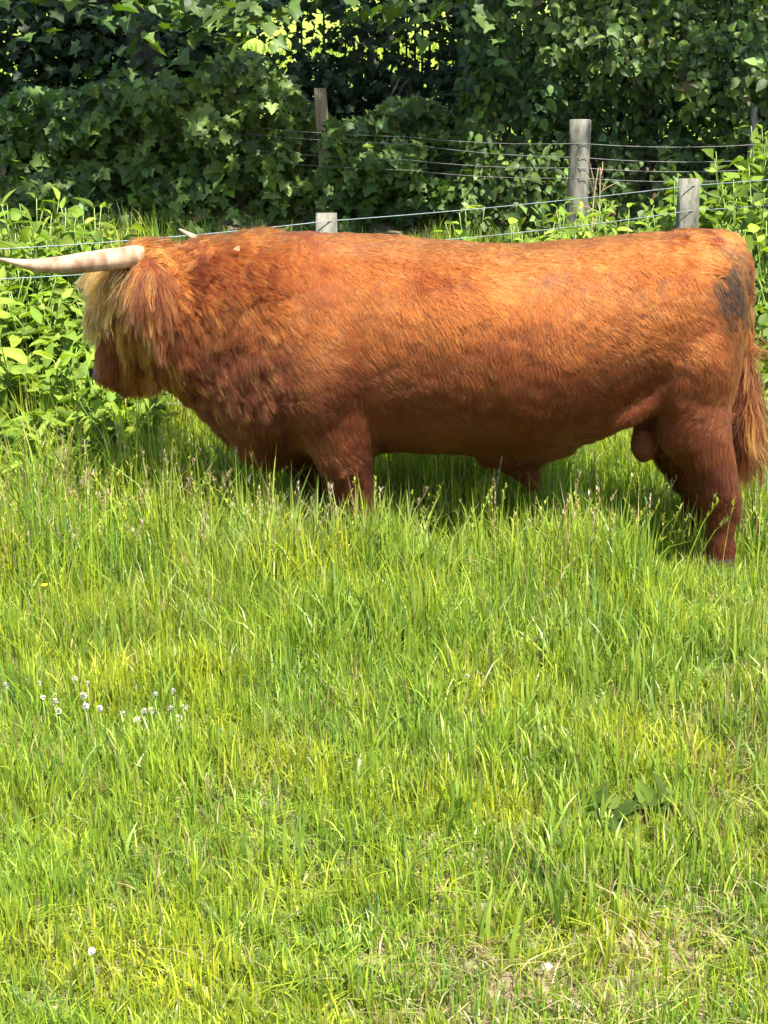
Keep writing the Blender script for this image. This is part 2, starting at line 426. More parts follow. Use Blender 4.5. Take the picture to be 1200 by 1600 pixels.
B(416, 698, 0, (.075, .07, .075), (0, -.4, 0))
B(345, 520, -.04, (.20, .19, .27), (0, .3, 0)); B(300, 500, 0, (.14, .17, .24), (0, .2, 0))
# forelegs: near, far  (ground contact a little below the turf)
T([(520, 610, -.20), (533, 690, -.20), (548, 760, -.19), (562, 815, -.185), (566, 850, -.18), (570, 880, -.18), (570, 896, -.18)], [.17, .135, .085, .068, .055, .062, .062])
T([(470, 610, .20), (478, 690, .20), (485, 740, .19), (490, 785, .185), (492, 815, .18), (490, 838, .18), (490, 850, .18)], [.16, .125, .08, .065, .055, .06, .06])
# hind legs
T([(1075, 590, -.18), (1092, 670, -.19), (1112, 735, -.19), (1126, 778, -.185), (1126, 830, -.18), (1126, 872, -.18), (1122, 900, -.18)], [.165, .124, .088, .070, .050, .056, .062])
T([(1045, 590, .18), (1050, 670, .19), (1068, 725, .19), (1086, 762, .185), (1086, 800, .18), (1084, 834, .18), (1082, 852, .18)], [.155, .12, .084, .066, .049, .054, .06])
B(1143, 772, -.185, (.030, .035, .045)); B(1102, 760, .185, (.030, .035, .045))
# flank fold, sheath, scrotum
T([(905, 678, -.10), (960, 655, -.20), (1010, 630, -.22), (1050, 585, -.23)], [.045, .05, .055, .055])
T([(760, 684, -.02), (800, 708, -.02), (824, 732, -.02), (834, 754, -.02)], [.10, .075, .045, .02])
B(1006, 690, -.05, (.056, .058, .088)); B(1010, 686, .05, (.05, .055, .085)); B(1010, 650, .0, (.05, .07, .07))
# head, turned a little away from the camera
HY = R(24); hf = np.array((-math.cos(HY), math.sin(HY), 0)); hs = np.array((-math.sin(HY), -math.cos(HY), 0)); 
def head_station(px, py, Y, f, s, e=2.3):
    return (U(px, py, Y), hs * s, hf * f, e, 0)
pieces.append(loft([head_station(238, 392, 0, .075, .10), head_station(226, 402, .0, .115, .125), head_station(214, 440, .0, .135, .135), head_station(206, 480, .01, .140, .13),
                    head_station(202, 520, .03, .128, .112), head_station(192, 550, .05, .098, .092), head_station(182, 572, .06, .078, .082), head_station(176, 590, .07, .062, .078), head_station(174, 600, .07, .04, .06)], 24))
T([(262, 520, .02), (240, 575, .03), (205, 595, .05), (185, 598, .06)], [.13, .085, .05, .035])
T([(235, 420, 0), (275, 470, 0), (320, 520, 0)], [.14, .19, .20])
B(232, 402, 0, (.10, .13, .055))
T([(1118, 376, 0), (1143, 381, -.02), (1159, 410, -.05), (1163, 460, -.07), (1164, 530, -.07), (1168, 580, -.06), (1174, 620, -.06)], [.045, .042, .036, .030, .024, .020, .012])

Vs, Qs, Ts, o_ = [], [], [], 0
for v, q, t in pieces:
    Vs.append(v); Qs.append(q + o_); Ts.append(t + o_); o_ += len(v)
raw = bpy.data.objects.new('raw_body', mesh_np('raw_body', np.concatenate(Vs), [np.concatenate(Qs), np.concatenate(Ts)])); COL.objects.link(raw)
rm = raw.modifiers.new('remesh', 'REMESH'); rm.mode = 'VOXEL'; rm.voxel_size = .016; rm.use_smooth_shade = True
sm = raw.modifiers.new('smooth', 'SMOOTH'); sm.factor = .5; sm.iterations = 11
dg = bpy.context.evaluated_depsgraph_get()
body_me = bpy.data.meshes.new_from_object(raw.evaluated_get(dg)); body_me.name = 'body'
bpy.data.objects.remove(raw)
M['skin'] = noise_mat('bull_hide', (.07, .018, .005), (.12, .032, .008), 25, .8, .3)

bull = empty('bull', (.1, 0, 0)); tag(bull, 'big ginger shaggy bull with long pale horns standing side-on in tall grass', 'bull')
bv = np.empty(len(body_me.vertices) * 3, np.float32); body_me.vertices.foreach_get('co', bv); bv = bv.reshape(-1, 3).astype(float)
bn = np.empty(len(body_me.vertices) * 3, np.float32); body_me.vertices.foreach_get('normal', bn); bn = bn.reshape(-1, 3).astype(float)
nk = sstep(-.25, -.45, bv[:, 0]) * sstep(-.98, -.85, bv[:, 0]) * sstep(.55, .7, bv[:, 2]) * sstep(1.32, 1.2, bv[:, 2])     # loose folds of skin down the neck
fold = np.sin(bv[:, 0] * 95 + 3.0 * wnoise(bv, .3, 2) - bv[:, 2] * 9) * nk
disp = .0035 * wnoise(bv, .34, 1) + .003 * fold + (.0010 + .001 * nk) * wnoise(bv, .09, 5)
body_me.vertices.foreach_set('co', (bv + bn * disp[:, None]).astype(np.float32).ravel()); body_me.update()
body = link('body', body_me, bull, M['skin'])

# horns
def horn(pts, radii):
    P = catmull([U(*p) for p in pts], 26); r = np.interp(np.linspace(0, len(pts) - 1, 26), range(len(pts)), radii)
    r = r * (1 + .02 * np.sin(np.arange(26) * 2.1) * (np.arange(26) < 10))
    v, q, t = tube_np(P, r, 18); me = mesh_np('horn', v, [q, t], smooth=True); return me
def horn_mat():
    m, n, l = mat_new('horn'); b = n['Principled BSDF']
    g = n.new('ShaderNodeNewGeometry'); ns = n.new('ShaderNodeTexNoise'); ns.inputs['Scale'].default_value = 22; ns.inputs['Detail'].default_value = 7
    mp = n.new('ShaderNodeMapping'); mp.inputs['Scale'].default_value = (1.3, .6, .7); l.new(g.outputs['Position'], mp.inputs[0]); l.new(mp.outputs[0], ns.inputs['Vector'])
    cr = n.new('ShaderNodeValToRGB'); e = cr.color_ramp.elements
    e[0].position = .34; e[0].color = (.17, .095, .052, 1); e[1].position = .60; e[1].color = (.33, .235, .15, 1)
    l.new(ns.outputs[0], cr.inputs[0]); l.new(cr.outputs[0], b.inputs['Base Color']); b.inputs['Roughness'].default_value = .42
    b.inputs['Subsurface Weight'].default_value = .08; b.inputs['Subsurface Radius'].default_value = (.02, .01, .005)
    bp = n.new('ShaderNodeBump'); bp.inputs['Strength'].default_value = .35; bp.inputs['Distance'].default_value = .004
    l.new(ns.outputs[0], bp.inputs['Height']); l.new(bp.outputs[0], b.inputs['Normal'])
    return m
M['horn'] = horn_mat()
h1 = link('horn', horn([(222, 400, -.06), (203, 402, -.13), (150, 408, -.25), (105, 413, -.36), (62, 415, -.44), (30, 411, -.48), (-2, 404, -.50)], [.040, .0415, .039, .033, .025, .014, .003]), bull, M['horn'])
h1['label'] = 'near horn, long and pale, pointing forward past the left picture edge'
h2 = link('horn', horn([(236, 398, .08), (248, 402, .16), (285, 405, .32), (314, 395, .46), (312, 378, .54), (280, 358, .62)], [.040, .040, .037, .030, .018, .004]), bull, M['horn'])
h2['label'] = 'far horn, only its pale tip showing above the neck'

# hooves
M['hoof'] = noise_mat('hoof', (.012, .008, .005), (.03, .02, .013), 30, .95, .3, spec=.05)
for (px, py, Y) in ((570, 899, -.18), (490, 852, .18), (1122, 902, -.18), (1082, 854, .18)):
    p = U(px, py, Y); gz = float(terrain(p[0], p[1]))
    for s in (-1, 1):
        v, q, t = loft([((p[0] - .012, p[1] + .032 * s, gz - .012), (0, .036, 0), (.085, 0, 0), 2.6, 0), ((p[0] - .006, p[1] + .031 * s, gz + .03), (0, .033, 0), (.070, 0, 0), 2.6, 0), ((p[0], p[1] + .03 * s, gz + .08), (0, .028, 0), (.05, 0, 0), 2.3, 0)], 14)
        link('hoof', mesh_np('hoof', v, [q, t], smooth=True), bull, M['hoof'])

# eye (sits deep in the shade of the forelock), nostril pad, ear
M['eye'] = noise_mat('eye', (.005, .004, .003), (.02, .012, .008), 40, .08, 0, spec=.8)
ep = U(187, 496, .02) + hs * .118
v, q, t = blob(ep, (.021, .021, .021), None, 14); link('eye', mesh_np('eye', v, [q, t], smooth=True), bull, M['eye'])
M['nose'] = noise_mat('nose_leather', (.055, .021, .013), (.13, .052, .034), 30, .45, .3)
np_ = U(160, 584, .06)
v, q, t = blob(np_ + hf * -.012 + np.array((0, 0, -.002)), (.045, .060, .040), (0, .15, HY * -1), 16); link('muzzle_pad', mesh_np('muzzle_pad', v, [q, t], smooth=True), bull, M['nose'])
for s in (-1, 1):
    v, q, t = blob(np_ + hf * .026 + hs * .034 * s + np.array((0, 0, .006)), (.012, .009, .016), (0, 0, -HY), 12); link('nostril', mesh_np('nostril', v, [q, t], smooth=True), bull, M['hoof'])
def ear_mesh(path, wid):
    P = catmull([U(*p) for p in path], 12); w = np.interp(np.linspace(0, 1, 12), (0, .35, .7, 1), wid)
    T_ = norm(np.gradient(P, axis=0)); A = norm(np.cross(T_, np.array((.2, -1, .1)))); Nn = np.cross(A, T_); V = []
    for i in range(12):
        for k in range(12):
            a = 2 * math.pi * k / 12; V.append(P[i] + A[i] * w[i] * math.cos(a) + Nn[i] * w[i] * .28 * math.sin(a))
    q = [(i * 12 + k, i * 12 + (k + 1) % 12, (i + 1) * 12 + (k + 1) % 12, (i + 1) * 12 + k) for i in range(11) for k in range(12)]
    V += [P[0], P[-1]]; t = [(144, (k + 1) % 12, k) for k in range(12)] + [(145, 132 + k, 132 + (k + 1) % 12) for k in range(12)]
    return mesh_np('ear', np.array(V), [np.array(q)[:, ::-1], np.array(t)[:, ::-1]], smooth=True), P, w
ear_me, earP, earW = ear_mesh([(220, 408, -.12), (232, 430, -.20), (240, 462, -.235), (243, 497, -.235)], (.028, .044, .036, .008))
ear = link('ear', ear_me, bull, M['skin'])
ear2_me, ear2P, ear2W = ear_mesh([(246, 405, .14), (252, 425, .22), (258, 455, .25), (258, 485, .25)], (.03, .055, .045, .008))
ear2 = link('ear', ear2_me, bull, M['skin'])

# ---- hair
def hair_mat():
    m, n, l = mat_new('bull_hair'); n.remove(n['Principled BSDF']); out = n['Material Output']
    h = n.new('ShaderNodeBsdfHairPrincipled'); h.model = 'CHIANG'; h.parametrization = 'COLOR'
    at = n.new('ShaderNodeAttribute'); at.attribute_name = 'Col'
    l.new(at.outputs['Color'], h.inputs['Color'])
    h.inputs['Roughness'].default_value = .55; h.inputs['Radial Roughness'].default_value = .7; h.inputs['IOR'].default_value = 1.25; h.inputs['Coat'].default_value = .0
    h.inputs['Random Roughness'].default_value = .2
    l.new(h.outputs[0], out.inputs['Surface'])
    return m
M['hair'] = hair_mat()

def tri_data(me):
    me.calc_loop_triangles(); n = len(me.loop_triangles)
    t = np.empty(n * 3, np.int32); me.loop_triangles.foreach_get('vertices', t); t = t.reshape(-1, 3)
    v = np.empty(len(me.vertices) * 3, np.float32); me.vertices.foreach_get('co', v); v = v.reshape(-1, 3).astype(float)
    nn = np.empty(len(me.vertices) * 3, np.float32); me.vertices.foreach_get('normal', nn); nn = nn.reshape(-1, 3).astype(float)
    return v, t, nn
def sample(me, n, weight=None):
    v, t, nn = tri_data(me); a, b, c = v[t[:, 0]], v[t[:, 1]], v[t[:, 2]]
    ar = np.linalg.norm(np.cross(b - a, c - a), axis=1) / 2
    if weight is not None: ar = ar * weight((a + b + c) / 3, norm(nn[t].mean(1)))
    i = rng.choice(len(t), n, p=ar / ar.sum()); r1 = np.sqrt(rng.random(n))[:, None]; r2 = rng.random(n)[:, None]
    P = a[i] * (1 - r1) + b[i] * r1 * (1 - r2) + c[i] * r1 * r2
    N = norm(nn[t[i, 0]] * (1 - r1) + nn[t[i, 1]] * r1 * (1 - r2) + nn[t[i, 2]] * r1 * r2)
    return P, N

def hair_object(name, parent, P, N, flow, L, lift, col, K=6, grav=.3, wave=.0, freq=2., clump=.6, per=22, rad=.0011, jitter=.25, lock=.0):
    n = len(P); L = np.broadcast_to(np.asarray(L, float), (n,)) * rng.uniform(.7, 1.2, n)
    flow = np.broadcast_to(flow, (n, 3)) + rng.normal(0, jitter, (n, 3))
    Fl = norm(flow - (flow * N).sum(1, keepdims=True) * N)
    lift = np.broadcast_to(np.asarray(lift, float), (n,)) * rng.uniform(.6, 1.4, n)
    d = norm(Fl * np.cos(lift)[:, None] + N * np.sin(lift)[:, None])
    side = norm(np.cross(N, Fl)); pos = np.empty((n, K, 3)); pos[:, 0] = P; cur = P.copy(); ph = rng.uniform(0, 6.28, n)
    kd_n = max(4, n // per); ci = rng.choice(n, kd_n, replace=False); kd = KDTree(kd_n)
    for k, i in enumerate(ci): kd.insert(P[i], k)
    kd.balance()
    near = np.array([kd.find(p)[1] for p in P]); cc = ci[near]
    if lock > 0: col = col * (1 - lock) + col[cc] * lock
    ph = ph[cc] + rng.normal(0, .5, n)                             # strands of one lock wave together
    for k in range(1, K):
        t = k / (K - 1)
        d = norm(d + np.array((0, 0, -grav / (K - 1))) + Fl * .12)
        w = side * (np.cos(2 * math.pi * freq * t + ph) * wave)[:, None] + N * (np.sin(2 * math.pi * freq * t + ph) * wave * .5)[:, None]
        cur = cur + (d + w) * (L / (K - 1))[:, None]; pos[:, k] = cur
    cl = clump * (np.linspace(0, 1, K) ** 1.1)[None, :, None]
    cl = cl * rng.uniform(.55, 1.1, (n, 1, 1)); cl = np.clip(cl, 0, .97)
    pos = pos * (1 - cl) + pos[cc] * cl
    hc = bpy.data.hair_curves.new(name); hc.add_curves([K] * n)
    hc.points.foreach_set('position', pos.astype(np.float32).ravel())
    ra = hc.attributes.get('radius') or hc.attributes.new('radius', 'FLOAT', 'POINT')
    ra.data.foreach_set('value', (rad * np.array([1, 1, .95, .8, .55, .2])[np.linspace(0, 5, K).astype(int)][None, :] * rng.uniform(.7, 1.25, (n, 1))).astype(np.float32).ravel())
    ca = hc.attributes.new('Col', 'FLOAT_COLOR', 'CURVE'); c4 = np.ones((n, 4), np.float32); c4[:, :3] = np.clip(col, .004, .9)
    ca.data.foreach_set('color', c4.ravel())
    return link(name, hc, parent, M['hair'])

def inv_px(P):
    """photo pixel of a point: used only to find places on the animal from measurements in the photograph"""
    q = P - CAM; z = q[:, 1] * math.cos(PITCH) - q[:, 2] * math.sin(PITCH); u = q[:, 1] * math.sin(PITCH) + q[:, 2] * math.cos(PITCH)
    return np.stack([CX + F_PX * q[:, 0] / z, CY - F_PX * u / z], -1)

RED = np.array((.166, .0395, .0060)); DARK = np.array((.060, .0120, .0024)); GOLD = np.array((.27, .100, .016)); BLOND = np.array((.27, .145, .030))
def coat_w(c, n):
    w = np.where(n[:, 1] > .35, .22, 1.0); px = inv_px(c)
    w = np.where((px[:, 0] < 172) & (px[:, 1] > 562), .25, w)      # nearly bare muzzle
    return w
def coat(n):
    P, N = sample(body_me, n, coat_w); q = inv_px(P); x, y = q[:, 0], q[:, 1]
    leg = (y > 735) | ((x > 1050) & (y > 700)); neck = sstep(480, 380, x); bellyw = sstep(.55, .45, P[:, 2]) * ~leg
    head = (x < 262) & (P[:, 2] > .5)
    flow = np.stack([np.full(n, .55), np.zeros(n), np.full(n, -.75)], -1)
    sw = wnoise(P, .35, 3); flow[:, 0] += .45 * sw; flow[:, 2] += .25 * wnoise(P, .3, 6)
    fx = sstep(930, 1010, x) * sstep(520, 620, y); flow[:, 0] -= .7 * fx
    flow[leg] = (.12, 0, -1)
    flow[head] = (-.10, 0, -1)
    top = sstep(.55, .9, N[:, 2]); flow = flow * (1 - top[:, None]) + np.array((.8, -.35, 0)) * top[:, None]
    L = .030 + .034 * neck + .018 * bellyw + .018 * (leg & (y < 800)); L = np.where(head, .035, L)
    L = L * (1 + .3 * wnoise(P, .12, 2)); L = np.clip(L, .015, .09)
    scrot = (np.abs(x - 1007) < 32) & (y > 668) & (y < 735) & (np.abs(P[:, 1]) < .13); L[scrot] = .008; L[(np.abs(x - 166) < 20) & (np.abs(y - 498) < 20)] = .007
    lift = .20 + .16 * neck + .08 * wnoise(P, .2, 4)
    col = RED * rng.uniform(.82, 1.18, (n, 1)) * (1 + .14 * wnoise(P, .16, 1)[:, None] + .12 * wnoise(P, .05, 5)[:, None])
    dk = np.clip(.75 * sstep(700, 760, y) + .35 * sstep(500, 400, x) * sstep(380, 430, y) + .45 * neck * sstep(470, 600, y) + .74 * sstep(490, 640, y + 25 * wnoise(P, .25, 4)), 0, .95)[:, None]  # dark legs and neck; on the lower flank also shade put into colour
    dk[head] = .5; dk[head & (x < 205)] = .95  # darker face hair, with the forelock's shadow round the eye painted in
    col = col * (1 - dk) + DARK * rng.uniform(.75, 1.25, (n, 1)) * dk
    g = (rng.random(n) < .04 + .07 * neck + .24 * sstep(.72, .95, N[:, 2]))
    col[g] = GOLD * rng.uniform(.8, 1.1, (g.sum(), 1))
    dung = np.exp(-(((x - 1140 - 7 * wnoise(P, .06, 2)) / 30) ** 2 + ((y - 448 - (x - 1130) * .5 - 10 * wnoise(P, .05, 3)) / 58) ** 2)) * 1.15
    dm = (dung > .10 + 1.0 * rng.random(n) + .15 * wnoise(P, .03, 6)); col[dm] = np.array((.011, .007, .0035)) * rng.uniform(.5, 1.8, (dm.sum(), 1))
    return P, N, flow, L, lift, col, q, neck
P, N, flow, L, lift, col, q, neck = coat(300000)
k = rng.random(len(P)) > sstep(530, 370, q[:, 0])
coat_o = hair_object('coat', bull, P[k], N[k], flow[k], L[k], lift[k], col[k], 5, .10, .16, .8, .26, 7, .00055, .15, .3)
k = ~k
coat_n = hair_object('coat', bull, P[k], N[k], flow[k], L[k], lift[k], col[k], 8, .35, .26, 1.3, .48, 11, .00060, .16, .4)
coat_n['label'] = 'wavy shaggy hair of neck and head'

def region(n, fn):
    """roots on the body where fn(px,py,P,N) is true"""
    P, N = sample(body_me, 260000); q = inv_px(P); m = fn(q[:, 0], q[:, 1], P, N); i = np.flatnonzero(m)
    i = rng.choice(i, n, replace=len(i) < n); return P[i], N[i], q[i]
# forelock: blond dossan hanging over the face
P, N, q = region(5200, lambda x, y, P, N: (x < 215) & (y < 455) & (y > 392) & ((N @ hf) > .0) & (N[:, 2] > -.3))
hair_object('forelock', bull, P, N, hf * .22 + np.array((0, 0, -1.)) + hs * .1, .19, .34, np.where(rng.random((len(P), 1)) < .4, GOLD * .7, BLOND * 1.1) * rng.uniform(.2, 1.15, (len(P), 1)), 15, .9, .30, 2.4, .90, 9, .0008, .30, .85)
P, N, q = region(2600, lambda x, y, P, N: (x < 200) & (y < 505) & (y > 410) & ((N @ hf) > .25))
hair_object('forelock', bull, P, N, np.array((0, 0, -1.)) + hf * .3, .105, .55, BLOND * 1.2 * rng.uniform(.4, 1.1, (len(P), 1)), 11, .6, .4, 2.2, .92, 14, .0009, .32, .85)
# poll and mane tufts
P, N, q = region(5200, lambda x, y, P, N: (x > 190) & (x < 330) & (N[:, 2] > .55) & (P[:, 2] > 1.15))
hair_object('mane', bull, P, N, np.array((.3, -.5, .1)), .065, .50, np.where(rng.random((len(P), 1)) < .4, GOLD, RED) * rng.uniform(.6, 1.3, (len(P), 1)), 9, .30, .36, 1.4, .90, 26, .0007, .6, .7)
P, N, q = region(5200, lambda x, y, P, N: (x > 330) & (x < 500) & (N[:, 2] > .45) & (P[:, 2] > 1.15) & (P[:, 1] < .1))
hair_object('mane', bull, P, N, np.stack([.9 * np.sin(q[:, 0] * .045) + .3, np.full(len(P), -.9), np.full(len(P), -.1)], -1), .065, .24, np.where(rng.random((len(P), 1)) < .15, GOLD * .8, RED) * rng.uniform(.7, 1.15, (len(P), 1)), 10, .6, .32, 1.4, .75, 12, .0006, .3, .4)
P, N, q = region(900, lambda x, y, P, N: (x > 1040) & (x < 1130) & (N[:, 2] > .55) & (P[:, 2] > 1.15) & (P[:, 1] < .12))
hair_object('mane', bull, P, N, np.array((.7, -.6, -.1)), .075, .35, (RED * 1.15 * rng.uniform(.7, 1.1, (len(P), 1))), 8, .5, .35, 1.2, .85, 60, .0008, .3)
# ear fringe and cheek hair
def ear_hair(me, parent, n, m):
    P, N = sample(me, n); t = rng.random(n)
    col = np.where((rng.random((n, 1)) < .26), GOLD * .95, RED * .36) * rng.uniform(.75, 1.2, (n, 1))
    hair_object('ear_fringe', parent, P, N, np.array((.12, -.03, -1.)), .19, .15, col, 16, 1.2, .20, 2.2, .90, 8, .0008, .12, .8)
P, N = sample(ear_me, 2600); hair_object('ear_hair', bull, P, N, np.array((.15, 0, -1.)), .045, .25, RED * .9 * rng.uniform(.7, 1.2, (len(P), 1)), 6, .3, .1, 1, .6, 20, .001, .15)
ear_hair(ear_me, bull, 2600, 0); ear_hair(ear2_me, bull, 800, 1)
P, N, q = region(4800, lambda x, y, P, N: (x > 182) & (x < 262) & (y > 440) & (y < 555) & ((N @ hs) > .2))
gm = rng.random((len(P), 1)) < .45
hair_object('cheek_hair', bull, P, N, np.array((.12, -.05, -1.)), .18, .20, np.where(gm, GOLD * 1.0, RED * .38) * rng.uniform(.7, 1.2, (len(P), 1)), 15, .6, .22, 2.0, .90, 8, .0008, .14, .8)
# chin / dewlap fringe, belly and sheath tuft
P, N, q = region(3200, lambda x, y, P, N: (x > 270) & (x < 450) & (N[:, 2] < -.1) & (y > 600))
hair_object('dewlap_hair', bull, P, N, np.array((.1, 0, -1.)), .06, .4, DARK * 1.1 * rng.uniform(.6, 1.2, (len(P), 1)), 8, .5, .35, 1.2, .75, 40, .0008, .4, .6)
P, N, q = region(700, lambda x, y, P, N: (x > 795) & (x < 850) & (y > 715) & (y < 770) & (P[:, 2] > .3))
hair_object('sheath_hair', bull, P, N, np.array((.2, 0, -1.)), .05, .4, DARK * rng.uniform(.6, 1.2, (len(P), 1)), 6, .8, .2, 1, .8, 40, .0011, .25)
# tail switch
tp = catmull([U(*p) for p in ((1164, 470, -.045), (1166, 530, -.05), (1170, 580, -.06), (1174, 620, -.06))], 40)
n = 5000; t = np.clip(rng.beta(1.6, 1.0, n), 0, 1); P = tp[(t * 39).astype(int)]; N = norm(rng.normal(size=(n, 3)) * np.array((1, 1, .2))); P = P + N * .010
hair_object('tail_switch', bull, P, N, np.array((.04, 0, -1.)), .12 + .26 * t, .07, np.where(rng.random((n, 1)) < .12, GOLD * .8, RED * .5) * rng.uniform(.65, 1.15, (n, 1)), 12, .5, .16, 2.2, .88, 30, .0009, .07, .8)
n = 3200; u = rng.random(n); tp = catmull([U(*p) for p in ((1125, 374, -.01), (1143, 381, -.02), (1159, 410, -.05), (1163, 460, -.07), (1164, 530, -.07))], 40)
N = norm(rng.normal(size=(n, 3)) * np.array((1, 1, .2))); P = tp[(u * 39).astype(int)] + N * .030
hair_object('tail_hair', bull, P, N, np.array((.10, 0, -1.)), .06, .22, np.where(rng.random((n, 1)) < .45, GOLD, RED) * rng.uniform(.6, 1.2, (n, 1)), 7, .5, .2, 1.2, .8, 30, .0009, .15, .8)

# ------------------------------------------------------------------ leaves
def leaf_shape(kind):
    if kind == 'maple':                                     # five-lobed
        pol = [(-90, .10), (-60, .42), (-20, .62), (0, .44), (22, .86), (42, .58), (64, .66), (90, 1.0), (116, .66), (138, .58), (158, .86), (180, .44), (200, .62), (240, .42)]
        o = np.array([(r * math.cos(R(a)), r * math.sin(R(a)) + .1) for a, r in pol]) * .55
        V = np.vstack([[(0, .05)], o]); n = len(o); F = np.array([(0, 1 + i, 1 + (i + 1) % n) for i in range(n)])
        z = .16 * np.abs(V[:, 0]) - .18 * V[:, 1] ** 2
        return np.c_[V, z], F
    if kind == 'ovate':
        ys = np.array((0, .12, .34, .6, .84, 1.0)); ws = np.array((.03, .24, .34, .27, .12, 0))
    elif kind == 'dock':
        ys = np.array((0, .10, .35, .65, .88, 1.0)); ws = np.array((.03, .13, .19, .16, .07, 0))
    elif kind == 'lance':
        ys = np.array((0, .10, .35, .65, .88, 1.0)); ws = np.array((.02, .07, .11, .085, .04, 0))
    V, F = [], []
    for i, (y, w) in enumerate(zip(ys, ws)):
        wob = 1 + .12 * math.sin(i * 2.3)
        V += [(-w * wob, y, .30 * w - .16 * y * y), (0, y, -.16 * y * y), (w / wob, y, .30 * w - .16 * y * y)]
    for i in range(len(ys) - 1):
        a = i * 3; b = a + 3; F += [(a, a + 1, b + 1), (a, b + 1, b), (a + 1, a + 2, b + 2), (a + 1, b + 2, b + 1)]
    return np.array(V, float), np.array(F)
SH = {k: leaf_shape(k) for k in ('maple', 'ovate', 'dock', 'lance')}

def frames(Nn, tip):
    """rotation with +z = leaf face normal and +y towards the tip"""
    y = norm(tip - (tip * Nn).sum(-1, keepdims=True) * Nn); x = np.cross(y, Nn); return np.stack([x, y, Nn], -1)

def leaf_cloud(kind, P, Nn, tip, s, col):
    V, F = SH[kind]; Rm = frames(norm(Nn), tip); n = len(P)
    W = np.einsum('nij,kj->nki', Rm, V) * s[:, None, None] + P[:, None]
    Fc = (F[None] + (np.arange(n) * len(V))[:, None, None]).reshape(-1, 3)
    return W.reshape(-1, 3), Fc, np.repeat(col, len(V), 0)

_leafmesh = {}
def leaf_variant(kind, col, mat, key):
    k = (kind, key)
    if k not in _leafmesh:
        V, F = SH[kind]; V = V.copy(); q_ = np.random.default_rng(len(_leafmesh) + 5)
        V[:, 2] += q_.uniform(-.35, .1) * V[:, 1] ** 2 + q_.uniform(-.3, .6) * np.abs(V[:, 0]) + .03 * np.sin(V[:, 1] * 14 + q_.uniform(0, 6)) * (np.abs(V[:, 0]) > .02)
        V[:, 0] = V[:, 0] * q_.uniform(.75, 1.15) + q_.uniform(-.12, .12) * V[:, 1] ** 2
        me = mesh_np('leaf', V, [F], np.repeat([col], len(V), 0)); me.materials.append(mat); _leafmesh[k] = me
    return _leafmesh[k]

def leaf_objects(parent, kind, P, Nn, tip, s, pal, mat, key):
    pal = [tuple(np.array(c) * f) for f in (1., .68, 1.3) for c in pal]
    Rm = frames(norm(Nn), tip)
    for i in range(len(P)):
        v = int(rng.integers(0, len(pal))); me = leaf_variant(kind, pal[v], mat, key + str(v))
        o = bpy.data.objects.new('leaf', me); COL.objects.link(o); o.parent = parent
        M4 = np.eye(4); M4[:3, :3] = Rm[i] * s[i]; M4[:3, 3] = P[i] - np.array(parent.location)
        o.matrix_local = Matrix(M4.tolist())

def foliage(thing, kind, P, Nn, tip, s, pal, mat, key, n_obj, mass_name, front=None):
    """nearest leaves become parts, the rest one mass"""
    score = front if front is not None else -P[:, 1]
    order = np.argsort(-score); a, b = order[:n_obj], order[n_obj:]
    leaf_objects(thing, kind, P[a], Nn[a], tip[a], s[a], pal, mat, key)
    c = np.array(pal)[rng.integers(0, len(pal), len(b))] * rng.lognormal(-.08, .33, (len(b), 1)) * (1 + .15 * wnoise(P[b], .7, 4)[:, None] * np.array((1.4, .8, .2)))
    dd = rng.random(len(b)) < .012; c[dd] = (.11, .075, .025)
    V, F, C = leaf_cloud(kind, P[b], Nn[b], tip[b], s[b], c)
    o = link(mass_name, mesh_np(mass_name, V, [F], C), thing, mat); o['kind'] = 'stuff'
    return o

def seen(P, mx=0):
    q = inv_px(P); return (q[:, 0] > -mx) & (q[:, 0] < 1200 + mx) & (q[:, 1] > -mx) & (q[:, 1] < 1600)

